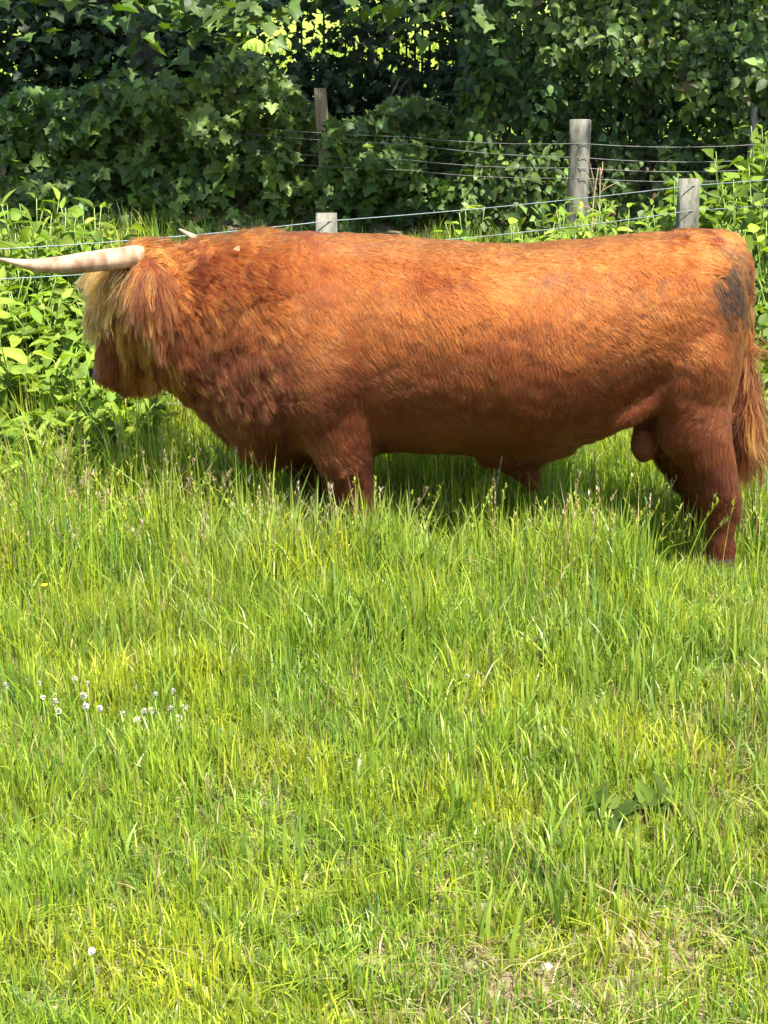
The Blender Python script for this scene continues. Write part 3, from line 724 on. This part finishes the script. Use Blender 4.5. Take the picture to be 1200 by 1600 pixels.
# ---- ivy-like hedge on the bank (left two thirds), bush on the right
IVY = [(.068, .118, .016), (.092, .146, .022), (.046, .084, .014), (.115, .165, .034), (.068, .118, .032)]
BUSH = [(.052, .092, .014), (.074, .118, .020), (.038, .068, .012), (.092, .138, .028)]
def hedge(name, label, x0, x1, n, kind, size, pal, key, ztop, nobj, yfront=5.15):
    base = empty(name, ((x0 + x1) / 2, 5.8, float(terrain((x0 + x1) / 2, 5.8)))); tag(base, label, 'hedge')
    x = rng.uniform(x0, x1, n); u = rng.random(n) ** .8; v = rng.random(n)
    top = ztop + .22 * wnoise(np.stack([x, x * 0], -1), .8, 3)
    zb = .85; z = zb + (top - zb) * u
    yf = yfront + .20 * wnoise(np.stack([x, z], -1), .55, 2) + .35 * np.clip((z - 1.5), 0, 1) ** 1.5
    y = yf + .75 * v ** 1.7
    y = y - .45 * np.clip(1.25 - z, 0, .5) / .5 * rng.random(n)
    P = np.stack([x, y, z], -1); k = P[:, 2] > terrain(x, y) + .02; P = P[k]; n = len(P)
    Nn = norm(np.stack([rng.normal(0, .65, n), -.8 + rng.normal(0, .45, n), .6 + rng.normal(0, .6, n)], -1))
    tip = np.stack([rng.normal(0, .8, n), -.25 + rng.normal(0, .4, n), -.9 + rng.normal(0, .6, n)], -1)
    s = size[0] + (size[1] - size[0]) * rng.beta(1.3, 2.2, n)
    fr = -P[:, 1] + 100 * seen(P, -10) - 2 * np.abs(P[:, 2] - 1.6) + rng.uniform(-.3, .3, n)
    foliage(base, kind, P, Nn, tip, s, pal, M['leaf'], key, nobj, 'foliage', fr)
    rr = random.Random(hash(name) % 999)
    for i in range(26):                                           # woody stems
        xx = rr.uniform(x0, x1); y0 = 5.55 + rr.uniform(-.1, .3); z0 = float(terrain(xx, y0)) - .05
        pth = catmull([(xx, y0, z0), (xx + rr.uniform(-.15, .15), y0 - .1, z0 + .5), (xx + rr.uniform(-.35, .35), y0 - rr.uniform(-.2, .25), ztop + rr.uniform(-.2, .3))], 8)
        v_, q_, t_ = tube_np(pth, np.linspace(.018, .005, 8), 6); link('stem', mesh_np('stem', v_, [q_, t_], smooth=True), base, M['bark'])
    return base
hedge('ivy_hedge', 'dark green hedge of lobed leaves covering the bank at left and centre', -6.5, .75, 15000, 'maple', (.06, .21), IVY, 'ivy', 2.0, 300)
hedge('leafy_bush', 'dense dark bush of small pointed leaves on the right behind the round post', .55, 6.0, 19000, 'ovate', (.035, .125), BUSH, 'bush', 2.85, 300, 4.75)

# ---- sycamore overhanging the bank
def sycamore(x, y, label, crown_c, crown_r, nl, limbs, trunk_r, nobj, low=None):
    z0 = float(terrain(x, y)); t = empty('sycamore_tree', (x, y, z0)); tag(t, label, 'tree')
    pth = catmull([(x, y, z0 - .2), (x + .03, y, z0 + .8), (x - .05, y + .05, z0 + 2.0), (x + .05, y, z0 + 3.6), (x + .3, y - 1.2, crown_c[2] + .5)], 22)
    v, q, tr = tube_np(pth, np.linspace(trunk_r, trunk_r * .35, 22) * (1 + .06 * np.sin(np.arange(22) * 1.7)), 14); trunk = link('trunk', mesh_np('trunk', v, [q, tr], smooth=True), t, M['bark'])
    for (zz, ex, ey, ez, r) in limbs:
        s0 = np.array((x, y, z0 + zz)); e = np.array((ex, ey, ez)); mid = (s0 + e) / 2 + np.array((0, 0, .25))
        v, q, tr = tube_np(catmull([s0, mid, e], 14), np.linspace(r, .012, 14), 8); link('limb', mesh_np('limb', v, [q, tr], smooth=True), t, M['bark'])
    # leaves gathered in sprays
    ns_ = nl // 28; d = norm(rng.normal(size=(ns_, 3))) * (rng.random((ns_, 1)) ** (1 / 2.2)); cs = np.array(crown_c) + d * np.array(crown_r)
    if low is not None: cs = np.vstack([cs, low])
    P = cs[rng.integers(0, len(cs), nl)] + rng.normal(0, 1, (nl, 3)) * np.array((.24, .24, .12)); n = len(P)
    Nn = norm(np.stack([rng.normal(0, .45, n), -.35 + rng.normal(0, .4, n), .9 + rng.normal(0, .25, n)], -1))
    tip = np.stack([rng.normal(0, .7, n), -.3 + rng.normal(0, .5, n), -.6 + rng.normal(0, .3, n)], -1)
    s = rng.uniform(.11, .20, n)
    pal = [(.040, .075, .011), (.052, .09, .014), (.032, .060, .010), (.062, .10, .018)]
    fr = -P[:, 1] + 100 * seen(P, 0)
    foliage(t, 'maple', P, Nn, tip, s, pal, M['leaf'], 'syc', nobj, 'crown', fr)
    return t
px0 = U(222, 120, 6.35)
low = np.array([U(312, 10, 2.85), U(330, -5, 2.9), U(300, 28, 2.85), U(345, -20, 3.0), U(640, 2, 3.6), U(655, -10, 3.7), U(380, -15, 3.7), U(60, -5, 4.2), U(130, -20, 4.0), U(560, -20, 4.0), U(470, -25, 4.2), U(212, 60, 5.95), U(232, 108, 5.95), U(214, 20, 5.9), U(224, 150, 5.95), U(206, 120, 6.0)])
sycamore(px0[0], 6.35, 'sycamore with trunk in the dark hollow at upper left, branches overhanging', (.4, 4.3, 6.3), (6.0, 2.5, 1.7), 13000,
         [(1.6, low[0][0], low[0][1] + .2, low[0][2] + .15, .045), (2.2, -3.8, 4.4, 5.8, .08), (2.4, 1.4, 3.6, 6.0, .09), (2.6, 4.2, 4.4, 6.2, .08), (2.9, -1.2, 2.6, 6.2, .08), (2.0, low[4][0], low[4][1] + .2, low[4][2] + .2, .05)], .17, 120, low)

# ---- dark foliage hanging between hedge top and crown, gaps to the field
def spray_set(n_s, xr, yr, zr, per, name, label, kind, size, pal, key, nobj, hole=None):
    c = np.stack([rng.uniform(*xr, n_s), rng.uniform(*yr, n_s), rng.uniform(*zr, n_s)], -1)
    if hole is not None: c = c[~hole(c)]
    t = empty(name, (float(c[:, 0].mean()), float(c[:, 1].mean()), float(terrain(c[:, 0].mean(), c[:, 1].mean())))); tag(t, label, 'bush')
    for i in range(0, len(c), 6):
        b = (c[i][0] + .1, c[i][1] + .3, float(terrain(c[i][0], c[i][1] + .3)) - .05)
        v, q, tr = tube_np(catmull([b, (b[0] - .1, b[1], (b[2] + c[i][2]) / 2), c[i]], 8), np.linspace(.02, .006, 8), 6); link('branch', mesh_np('branch', v, [q, tr], smooth=True), t, M['bark'])
    P = np.repeat(c, per, 0) + rng.normal(0, 1, (len(c) * per, 3)) * np.array((.17, .15, .13)); n = len(P)
    Nn = norm(np.stack([rng.normal(0, .5, n), -.6 + rng.normal(0, .4, n), .7 + rng.normal(0, .3, n)], -1)); tip = np.stack([rng.normal(0, .6, n), rng.normal(-.2, .4, n), -.8 + rng.normal(0, .3, n)], -1)
    fr = -P[:, 1] + 100 * seen(P, 0)
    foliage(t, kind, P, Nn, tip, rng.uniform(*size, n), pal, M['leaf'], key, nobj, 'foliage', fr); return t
def gaps(c):
    q = inv_px(c); x, y = q[:, 0], q[:, 1]
    g = lambda a, b, rx, ry: ((x - a) / rx) ** 2 + ((y - b) / ry) ** 2 < 1
    return g(415, 55, 58, 46) | g(410, 100, 44, 44) | g(505, 45, 62, 40) | g(650, 60, 46, 52) | g(820, 8, 85, 34) | g(205, 80, 16, 14) | g(20, 8, 26, 14) | g(570, 15, 26, 14)
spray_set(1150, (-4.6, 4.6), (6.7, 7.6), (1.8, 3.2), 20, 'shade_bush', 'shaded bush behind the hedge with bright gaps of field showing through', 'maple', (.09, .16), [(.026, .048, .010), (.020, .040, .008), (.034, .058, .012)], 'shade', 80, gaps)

# ------------------------------------------------------------------ fences
def post(parent, top_px, top_py, Y, r, square=False, mat='post', lean=(0, 0), depth=None):
    p = U(top_px, top_py, Y); g = float(terrain(p[0], p[1])); h = p[2] - g
    zs = np.linspace(-.15, h, 9); V = []
    n = 4 if square else 16
    rr_ = random.Random(int(top_px))
    prof_ = [(p[0] + lean[0] * (z - h), p[1] + lean[1] * (z - h), g + z) for z in zs]
    if square:
        sts = [(c, (r * (1 + rr_.uniform(-.02, .02)), 0, 0), (0, r * .95, 0), 9, 0) for c in prof_]
        sts[-1] = (prof_[-1], (r * .94, 0, 0), (0, r * .9, 0), 7, 0)
    else:
        sts = [(c, (r * (1 + rr_.uniform(-.03, .03)), 0, 0), (0, r * (1 + rr_.uniform(-.03, .03)), 0), 2.0, 0) for c in prof_]
        sts.append(((prof_[-1][0], prof_[-1][1], prof_[-1][2] + .006), (r * .9, 0, 0), (0, r * .9, 0), 2.0, 0))
    v, q, t = loft(sts, 20)
    return link('post', mesh_np('post', v, [q, t]), parent, M[mat]), p
def wire(parent, pts, r=.0022, sag=.01, mat='wire'):
    P = [np.array(p) for p in pts]; path = []
    for i in range(len(P) - 1):
        for k in range(14):
            t = k / 14; c = P[i] * (1 - t) + P[i + 1] * t; c[2] -= sag * 4 * t * (1 - t); path.append(c)
    path.append(P[-1]); path = np.array(path)
    v, q, t = tube_np(path, r, 6)
    w = link('wire', mesh_np('wire', v, [q, t], smooth=True), parent, M[mat])
    return w
nf = empty('wire_fence', (0, 1.5, float(terrain(0, 1.5)))); tag(nf, 'near wire fence with square posts, running close behind the bull', 'fence')
p1, t1 = post(nf, 510, 333, 1.5, .053, True); p2, t2 = post(nf, 1077, 279, 2.3, .054, True)
dirf = (t2 - t1); tl = t1 - dirf * .98; tr_ = t2 + dirf
def post_at(parent, x, y, h, r, mat='post', square=True):
    g = float(terrain(x, y)); rr_ = random.Random(int(x * 100))
    sts = [((x + rr_.uniform(-.003, .003), y, g + z), (r, 0, 0), (0, r, 0), 9 if square else 2, 0) for z in np.linspace(-.15, h, 6)]
    v, q, t = loft(sts, 20); return link('post', mesh_np('post', v, [q, t]), parent, M[mat])
post_at(nf, tl[0] - .12, tl[1] - .05, 1.2, .053); post_at(nf, tr_[0], tr_[1], 1.2, .053)
L0 = U(0, 388, tl[1] + .25); Lx = L0 + (L0 - t1) * .35
for dz, sg in ((-.035, .012), (-.165, .02), (-.80, .02)):
    f = -.058
    wire(nf, [Lx + [0, f, dz + .035], L0 + [0, f, dz + .035], t1 + [0, f, dz], t2 + [0, f, dz], tr_ + [0, f, dz]], sag=sg)
ff = empty('wire_fence', (1.3, 4.0, float(terrain(1.3, 4.0)))); tag(ff, 'far wire fence with round weathered post in front of the hedge', 'fence')
_, tA = post(ff, 907, 188, 4.0, .069, False); _, tB = post(ff, 500, 138, 5.2, .046, True, 'post_brown', (-.06, 0)); _, tC = post(ff, 1178, 168, 4.75, .024, False)
for (a, b, c, d) in ((225, 246, 250, 252), (214, 224, 226, 228), (250, 262, 265, 270), (266, 278, 280, 288)):
    A0 = U(300, a - 26, 5.4); A1 = U(640, a, 4.75); A2 = U(907, b, 3.92); A3 = U(1178, c, 4.30); A4 = U(1500, d, 4.5)
    wire(ff, [A0, A1, A2, A3, A4], .0022, sag=.02, mat='old_wire')

# ------------------------------------------------------------------ weeds
WEED = [(.12, .185, .018), (.15, .215, .022), (.095, .155, .018), (.18, .235, .032)]
NETT = [(.085, .14, .02), (.11, .17, .025), (.07, .115, .016), (.14, .19, .03)]
def weed(name, label, x, y, h, kind, nl, size, pal, key, group=None, spread=.16, nst=3, cat='weed', mat='weed', wide=.6):
    g = float(terrain(x, y)); t = empty(name, (x, y, g)); tag(t, label, cat, group)
    P, Nn, tip, s = [], [], [], []
    for k in range(nst):
        a = rng.uniform(0, 6.28); e = np.array((x + math.cos(a) * spread * rng.uniform(.3, 1), y + math.sin(a) * spread * rng.uniform(.3, 1), g + h * rng.uniform(.72, 1.0)))
        pth = catmull([(x + .02 * math.cos(a), y + .02 * math.sin(a), g - .03), (x + .3 * (e[0] - x), y + .3 * (e[1] - y), g + .5 * h), e], 10)
        v, q, tr = tube_np(pth, np.linspace(.007, .002, 10), 5); link('stem', mesh_np('stem', v, [q, tr], smooth=True), t, M['stem'])
        m = nl // nst
        for j in range(m):
            u = .12 + .88 * (j / max(m - 1, 1)) ** .75; c = pth[min(int(u * 9), 9)]; az = a + j * 2.4 + rng.normal(0, .3)
            o = np.array((math.cos(az), math.sin(az), 0)); el = rng.normal(.30, .45) + .5 * (u > .9)
            tipd = o * math.cos(el) + np.array((0, 0, math.sin(el))); up = np.array((0, -.25, 1.)) + rng.normal(0, .5, 3)
            P.append(c + o * .01); tip.append(tipd); Nn.append(up); s.append(rng.uniform(*size) * (1.15 - wide * u ** 2))
    P, tip, Nn, s = map(np.array, (P, tip, Nn, s)); leaf_objects(t, kind, P, Nn, tip, s, pal, M[mat], key)
    return t
GW = 'weeds growing along the fence at left'
wl_ = [(50, 1.9, 1.12), (100, 1.7, 1.12), (150, 1.65, 1.05), (15, 1.45, 1.0), (160, .62, .62), (140, .75, .70), (172, .85, .72), (120, .60, .55), (18, 1.9, 1.05), (70, 1.75, 1.20), (120, 1.85, 1.22), (165, 1.8, 1.05), (40, 1.35, .95), (95, 1.3, 1.0), (150, 1.35, .90), (8, 1.0, .80), (60, .95, .72), (115, 1.05, .74), (20, .72, .55), (90, .75, .50), (-40, 1.4, 1.0), (-90, 1.8, 1.1), (185, 1.75, 1.0), (45, 2.1, 1.15), (140, 2.05, 1.15), (5, 2.2, 1.1), (30, 1.6, 1.05), (135, 1.2, .85), (75, .55, .42), (10, .5, .42), (150, .9, .62)]
for i, (px, Y, h) in enumerate(wl_):
    x = (px - 600) / (F_PX / (Y + 5.4) * 1.03)
    t = weed('weed_plant', ('long-leaved bright green weed in the tangle by the bull\'s face', 'small oval-leaved bright green weed in the tangle by the bull\'s face', 'narrow-leaved bright green weed in the tangle by the bull\'s face')[i % 3], x, Y, h, ('dock', 'ovate', 'lance')[i % 3], 140, ((.12, .24), (.07, .15), (.12, .22))[i % 3], WEED, ('dock', 'doco', 'dola')[i % 3], GW, .27, 11, wide=.55)
GR = 'nettle-like weeds on the right behind the rump'
for i, (px, Y, h) in enumerate(((1120, 2.6, 1.0), (1160, 2.4, 1.1), (1195, 2.6, 1.15), (1150, 2.0, .85), (1185, 1.8, .9), (1215, 2.1, 1.0), (1175, 1.2, .7), (1200, .95, .62), (1140, 3.1, 1.05), (1190, 3.2, 1.1), (1250, 1.6, .9), (1290, 2.4, 1.0), (1240, 2.8, 1.1), (1185, 1.45, .8), (1100, 3.0, .85), (1060, 3.3, .85), (1130, 2.3, .95), (1175, 2.9, 1.1), (1110, 2.0, .8), (1205, 3.4, 1.15), (1155, 1.5, .72), (1030, 3.0, .7))):
    x = (px - 600) / (F_PX / (Y + 5.4) * 1.03)
    weed('nettle_plant', 'leafy pale green weed in the sunlit tangle behind the bull\'s rump', x, Y, h, 'ovate', 84, (.06, .13), NETT + WEED[:2], 'nett', GR, .20, 6, wide=.35)
GM = 'low weeds at the fence foot above the bull\'s back'
for i, (px, Y, h) in enumerate(((765, 2.1, 1.05), (800, 2.2, 1.10), (840, 2.15, 1.06), (690, 2.0, .92), (985, 2.5, 1.02), (1020, 2.4, 1.05), (740, 2.6, .95), (905, 2.7, .90), (945, 2.6, .96), (1045, 2.6, 1.1), (870, 2.4, 1.0), (1100, 1.9, .95), (890, 3.6, .56), (928, 3.55, .60), (905, 3.45, .52), (860, 3.4, .55), (960, 3.3, .62))):
    x = (px - 600) / (F_PX / (Y + 5.4) * 1.03)
    weed('weed_plant', ('long-leaved pale weed showing above the bull\'s back by the fence', 'small-leaved pale weed showing above the bull\'s back by the fence')[i % 2], x, Y, h, ('dock', 'ovate')[i % 2], 70, ((.08, .16), (.06, .11))[i % 2], WEED, ('dock', 'doco')[i % 2], GM, .2, 7, wide=.5)
# dead brown stems by the round post
for i, (px, lean, lab) in enumerate(((925, .10, 'thin dead brown stem leaning in front of the round post'), (936, .02, 'upright dead brown stem just right of the round post'))):
    c = U(px, 345, 2.9); g = float(terrain(c[0], c[1])); d_ = empty('dead_stem', (c[0], c[1], g)); tag(d_, lab, 'stem')
    top = U(px + 100 * lean, 262, 2.9)
    v, q, tr = tube_np(catmull([(c[0], c[1], g - .03), c, top], 10), np.linspace(.007, .002, 10), 6); link('stalk', mesh_np('stalk', v, [q, tr], smooth=True), d_, M['dead'])
    for k in range(7):
        f = c + (top - c) * rng.uniform(-.3, .9); e = f + rng.normal(0, .06, 3) + np.array((0, 0, .08))
        v, q, tr = tube_np(np.array([f, (f + e) / 2 + .008, e]), (.003, .002, .001), 5); link('twig', mesh_np('twig', v, [q, tr]), d_, M['dead'])

# ------------------------------------------------------------------ small things in the grass
def ground_at(px, py):
    """ground point under a photo pixel"""
    d = np.array((0, math.cos(PITCH), -math.sin(PITCH))) + np.array((1, 0, 0)) * (px - CX) / F_PX + np.array((0, math.sin(PITCH), math.cos(PITCH))) * (CY - py) / F_PX
    return CAM + d * (-CAM[2] / d[2])
def clover_proto():
    n = 60; d = norm(rng.normal(size=(n, 3)) + np.array((0, 0, .35))); P = d * .006
    V, q, t, C = blades(P * 0, np.full(n, .001), np.full(n, .001), np.zeros(n), np.zeros(n), np.zeros(n), np.ones((n, 3)))
    W, F = [], []
    for i in range(n):
        u = d[i]; s_ = norm(np.cross(u, (.3, .5, .8))); b = len(W)
        W += [u * .003 - s_ * .0016, u * .003 + s_ * .0016, u * .010 + s_ * .0022, u * .0125 + np.array((0, 0, .001)), u * .010 - s_ * .0022]; F += [(b, b + 1, b + 2), (b, b + 2, b + 4), (b + 4, b + 2, b + 3)]
    W = np.array(W); c = np.where(rng.random((n, 1)) < .8, np.array((.55, .54, .46)), np.array((.38, .32, .22))); return mesh_np('petals', W, [np.array(F)], np.repeat(c, 5, 0))
clover_me = clover_proto(); clover_me.materials.append(M['petal'])
sv, sq, stt = tube_np(np.array([(0, 0, -.16), (.004, 0, -.08), (0, 0, .002)]), .0014, 5); stalk_me = mesh_np('stalk', sv, [sq, stt]); stalk_me.materials.append(M['stem'])
def flower(name, px, py, label, group, me, sc, hgt, cat='flower'):
    g = ground_at(px, py); d = norm(CAM - g); g = g + d * (hgt / d[2]); z = float(terrain(g[0], g[1]))
    t = empty(name, (g[0], g[1], z))
    tag(t, label, cat, group)
    a = bpy.data.objects.new('flower_head', me); COL.objects.link(a); a.parent = t; a.location = (0, 0, g[2] - z); a.scale = (sc,) * 3; a.rotation_euler = (rng.normal(0, .3), rng.normal(0, .3), rng.uniform(0, 6))
    b = bpy.data.objects.new('stalk', stalk_me); COL.objects.link(b); b.parent = t; b.location = (0, 0, g[2] - z); b.scale = (1, 1, (g[2] - z + .01) / .16)
flower('clover_flower', 10, 1072, 'leftmost white clover flower, at the left picture edge', None, clover_me, 1.0, .12)
for (px, py) in ((117, 1061), (137, 1068), (67, 1090), (86, 1097), (92, 1111), (134, 1104), (131, 1087), (156, 1107), (192, 1115), (214, 1125), (225, 1111), (237, 1111), (266, 1107), (288, 1105), (279, 1122), (284, 1137), (270, 1080), (242, 1086), (60, 1068)):
    flower('clover_flower', px, py, 'white clover flower in the scattered drift at the left of the foreground grass', 'white clover flowers at left', clover_me, rng.uniform(.6, .95), .125)
for (px, py, lab) in ((730, 1057, 'lone white clover flower in the grass at the middle of the meadow'), (836, 998, 'lone white clover flower in the grass below the bull\'s belly'), (143, 1486, 'white clover flower at lower left of the foreground')):
    flower('clover_flower', px, py, lab, None, clover_me, .62, .12)
def butter_proto():
    W, F = [], []
    for k in range(5):
        a = k * 1.2566; u = np.array((math.cos(a), math.sin(a), .35)); s_ = np.array((-math.sin(a), math.cos(a), 0)); b = len(W)
        W += [u * .001, u * .007 - s_ * .005, u * .011, u * .007 + s_ * .005]; F += [(b, b + 1, b + 2), (b, b + 2, b + 3)]
    return mesh_np('petals', np.array(W), [np.array(F)], np.full((len(W), 3), (.75, .55, .02)))
butter_me = butter_proto(); butter_me.materials.append(M['petal'])
for (px, py, lab) in ((100, 781, 'yellow buttercup right of its neighbour in the tall grass at left'), (83, 770, 'yellow buttercup, upper left one in the tall grass at left'), (312, 640, 'yellow buttercup in the shade below the bull\'s throat'), (70, 915, 'yellow buttercup low in the grass at left')):
    flower('buttercup', px, py, lab, None, butter_me, 1.1, .30 if py < 800 else .2)

# broad dock rosettes
def rosette(px, py, label, n, size, el, pal, key, kind='ovate', hgt=.06):
    g = ground_at(px, py); z = float(terrain(g[0], g[1])); t = empty('dock_rosette', (g[0], g[1], z)); tag(t, label, 'weed')
    az = np.arange(n) * 2.4 + rng.normal(0, .25, n); e = rng.uniform(*el, n)
    o = np.stack([np.cos(az), np.sin(az), np.zeros(n)], -1); tip = o * np.cos(e)[:, None] + np.array((0, 0, 1.)) * np.sin(e)[:, None]
    Nn = norm(np.array((0, 0, 1.)) + rng.normal(0, .45, (n, 3)) - o * np.sin(e)[:, None]); P = np.array((g[0], g[1], z)) + o * .02 + np.array((0, 0, hgt)) * rng.uniform(.5, 1.2, (n, 1))
    leaf_objects(t, kind, P, Nn, tip, rng.uniform(*size, n), pal, M['weed'], key)
    for i in range(n):
        v, q, tr = tube_np(np.array([(g[0], g[1], z - .01), (np.array((g[0], g[1], z)) + P[i]) / 2, P[i]]), (.004, .003, .002), 5); link('stalk', mesh_np('stalk', v, [q, tr]), t, M['stem'])
DK = [(.05, .088, .012), (.065, .105, .014), (.085, .125, .018)]
rosette(1025, 1290, 'broad-leaved dock standing in the foreground grass at lower right', 18, (.045, .085), (.3, 1.35), DK, 'rosd', hgt=.075)
rosette(945, 1310, 'small dock with dark leaves left of the larger dock', 9, (.04, .075), (.3, 1.3), DK, 'rosd', hgt=.06)
rosette(255, 850, 'broad pale leaf plant in the tall grass left of the brisket', 6, (.10, .15), (.2, .8), WEED, 'rosw', 'dock', .22)
rosette(385, 870, 'broad pale leaf plant in the grass in front of the forelegs', 5, (.09, .13), (.2, .8), WEED, 'rosw', 'dock', .18)

# stones in the bare earth
def stone(px, py, r, label):
    g = ground_at(px, py); z = float(terrain(g[0], g[1])); v, q, t = blob((0, 0, 0), (r * 1.3, r, r * .7), None, 14)
    v = v * (1 + .16 * wnoise(v, r * 1.2, int(px) % 7)[:, None]); o = link('stone', mesh_np('stone', v, [q, t]), None, M['stone']); o.location = (g[0], g[1], z + r * .3); o.rotation_euler = (0, 0, px); tag(o, label, 'stone')
stone(948, 1572, .014, 'small pale stone at the bottom edge, right of the grey one')
stone(915, 1575, .018, 'small grey stone in bare earth at the bottom edge')
stone(855, 1505, .010, 'tiny pale stone in the earth above the grey stone')
stone(190, 1476, .012, 'pale stone in the short grass at lower left')

# pale fleck caught in the shoulder hair
fp = U(375, 399, 0); 
P, N = sample(body_me, 60000); q = inv_px(P); m = (np.abs(q[:, 0] - 375) < 8) & (np.abs(q[:, 1] - 399) < 8) & (P[:, 1] < 0)
if m.any():
    c = P[m].mean(0) + N[m].mean(0) * .035; nn_ = norm(N[m].mean(0)); V, F = SH['ovate']
    Rm = frames(nn_[None], np.array([(.5, 0, -.8)]))[0]; me = mesh_np('husk', V * np.array((1.6, 1, 1)), [F], np.full((len(V), 3), (.20, .115, .055))); me.materials.append(M['petal'])
    o = bpy.data.objects.new('husk', me); COL.objects.link(o); M4 = np.eye(4); M4[:3, :3] = Rm * .024; M4[:3, 3] = c; o.matrix_world = Matrix(M4.tolist())
    tag(o, 'small pale tan fleck caught in the hair of the bull\'s shoulder', 'husk')
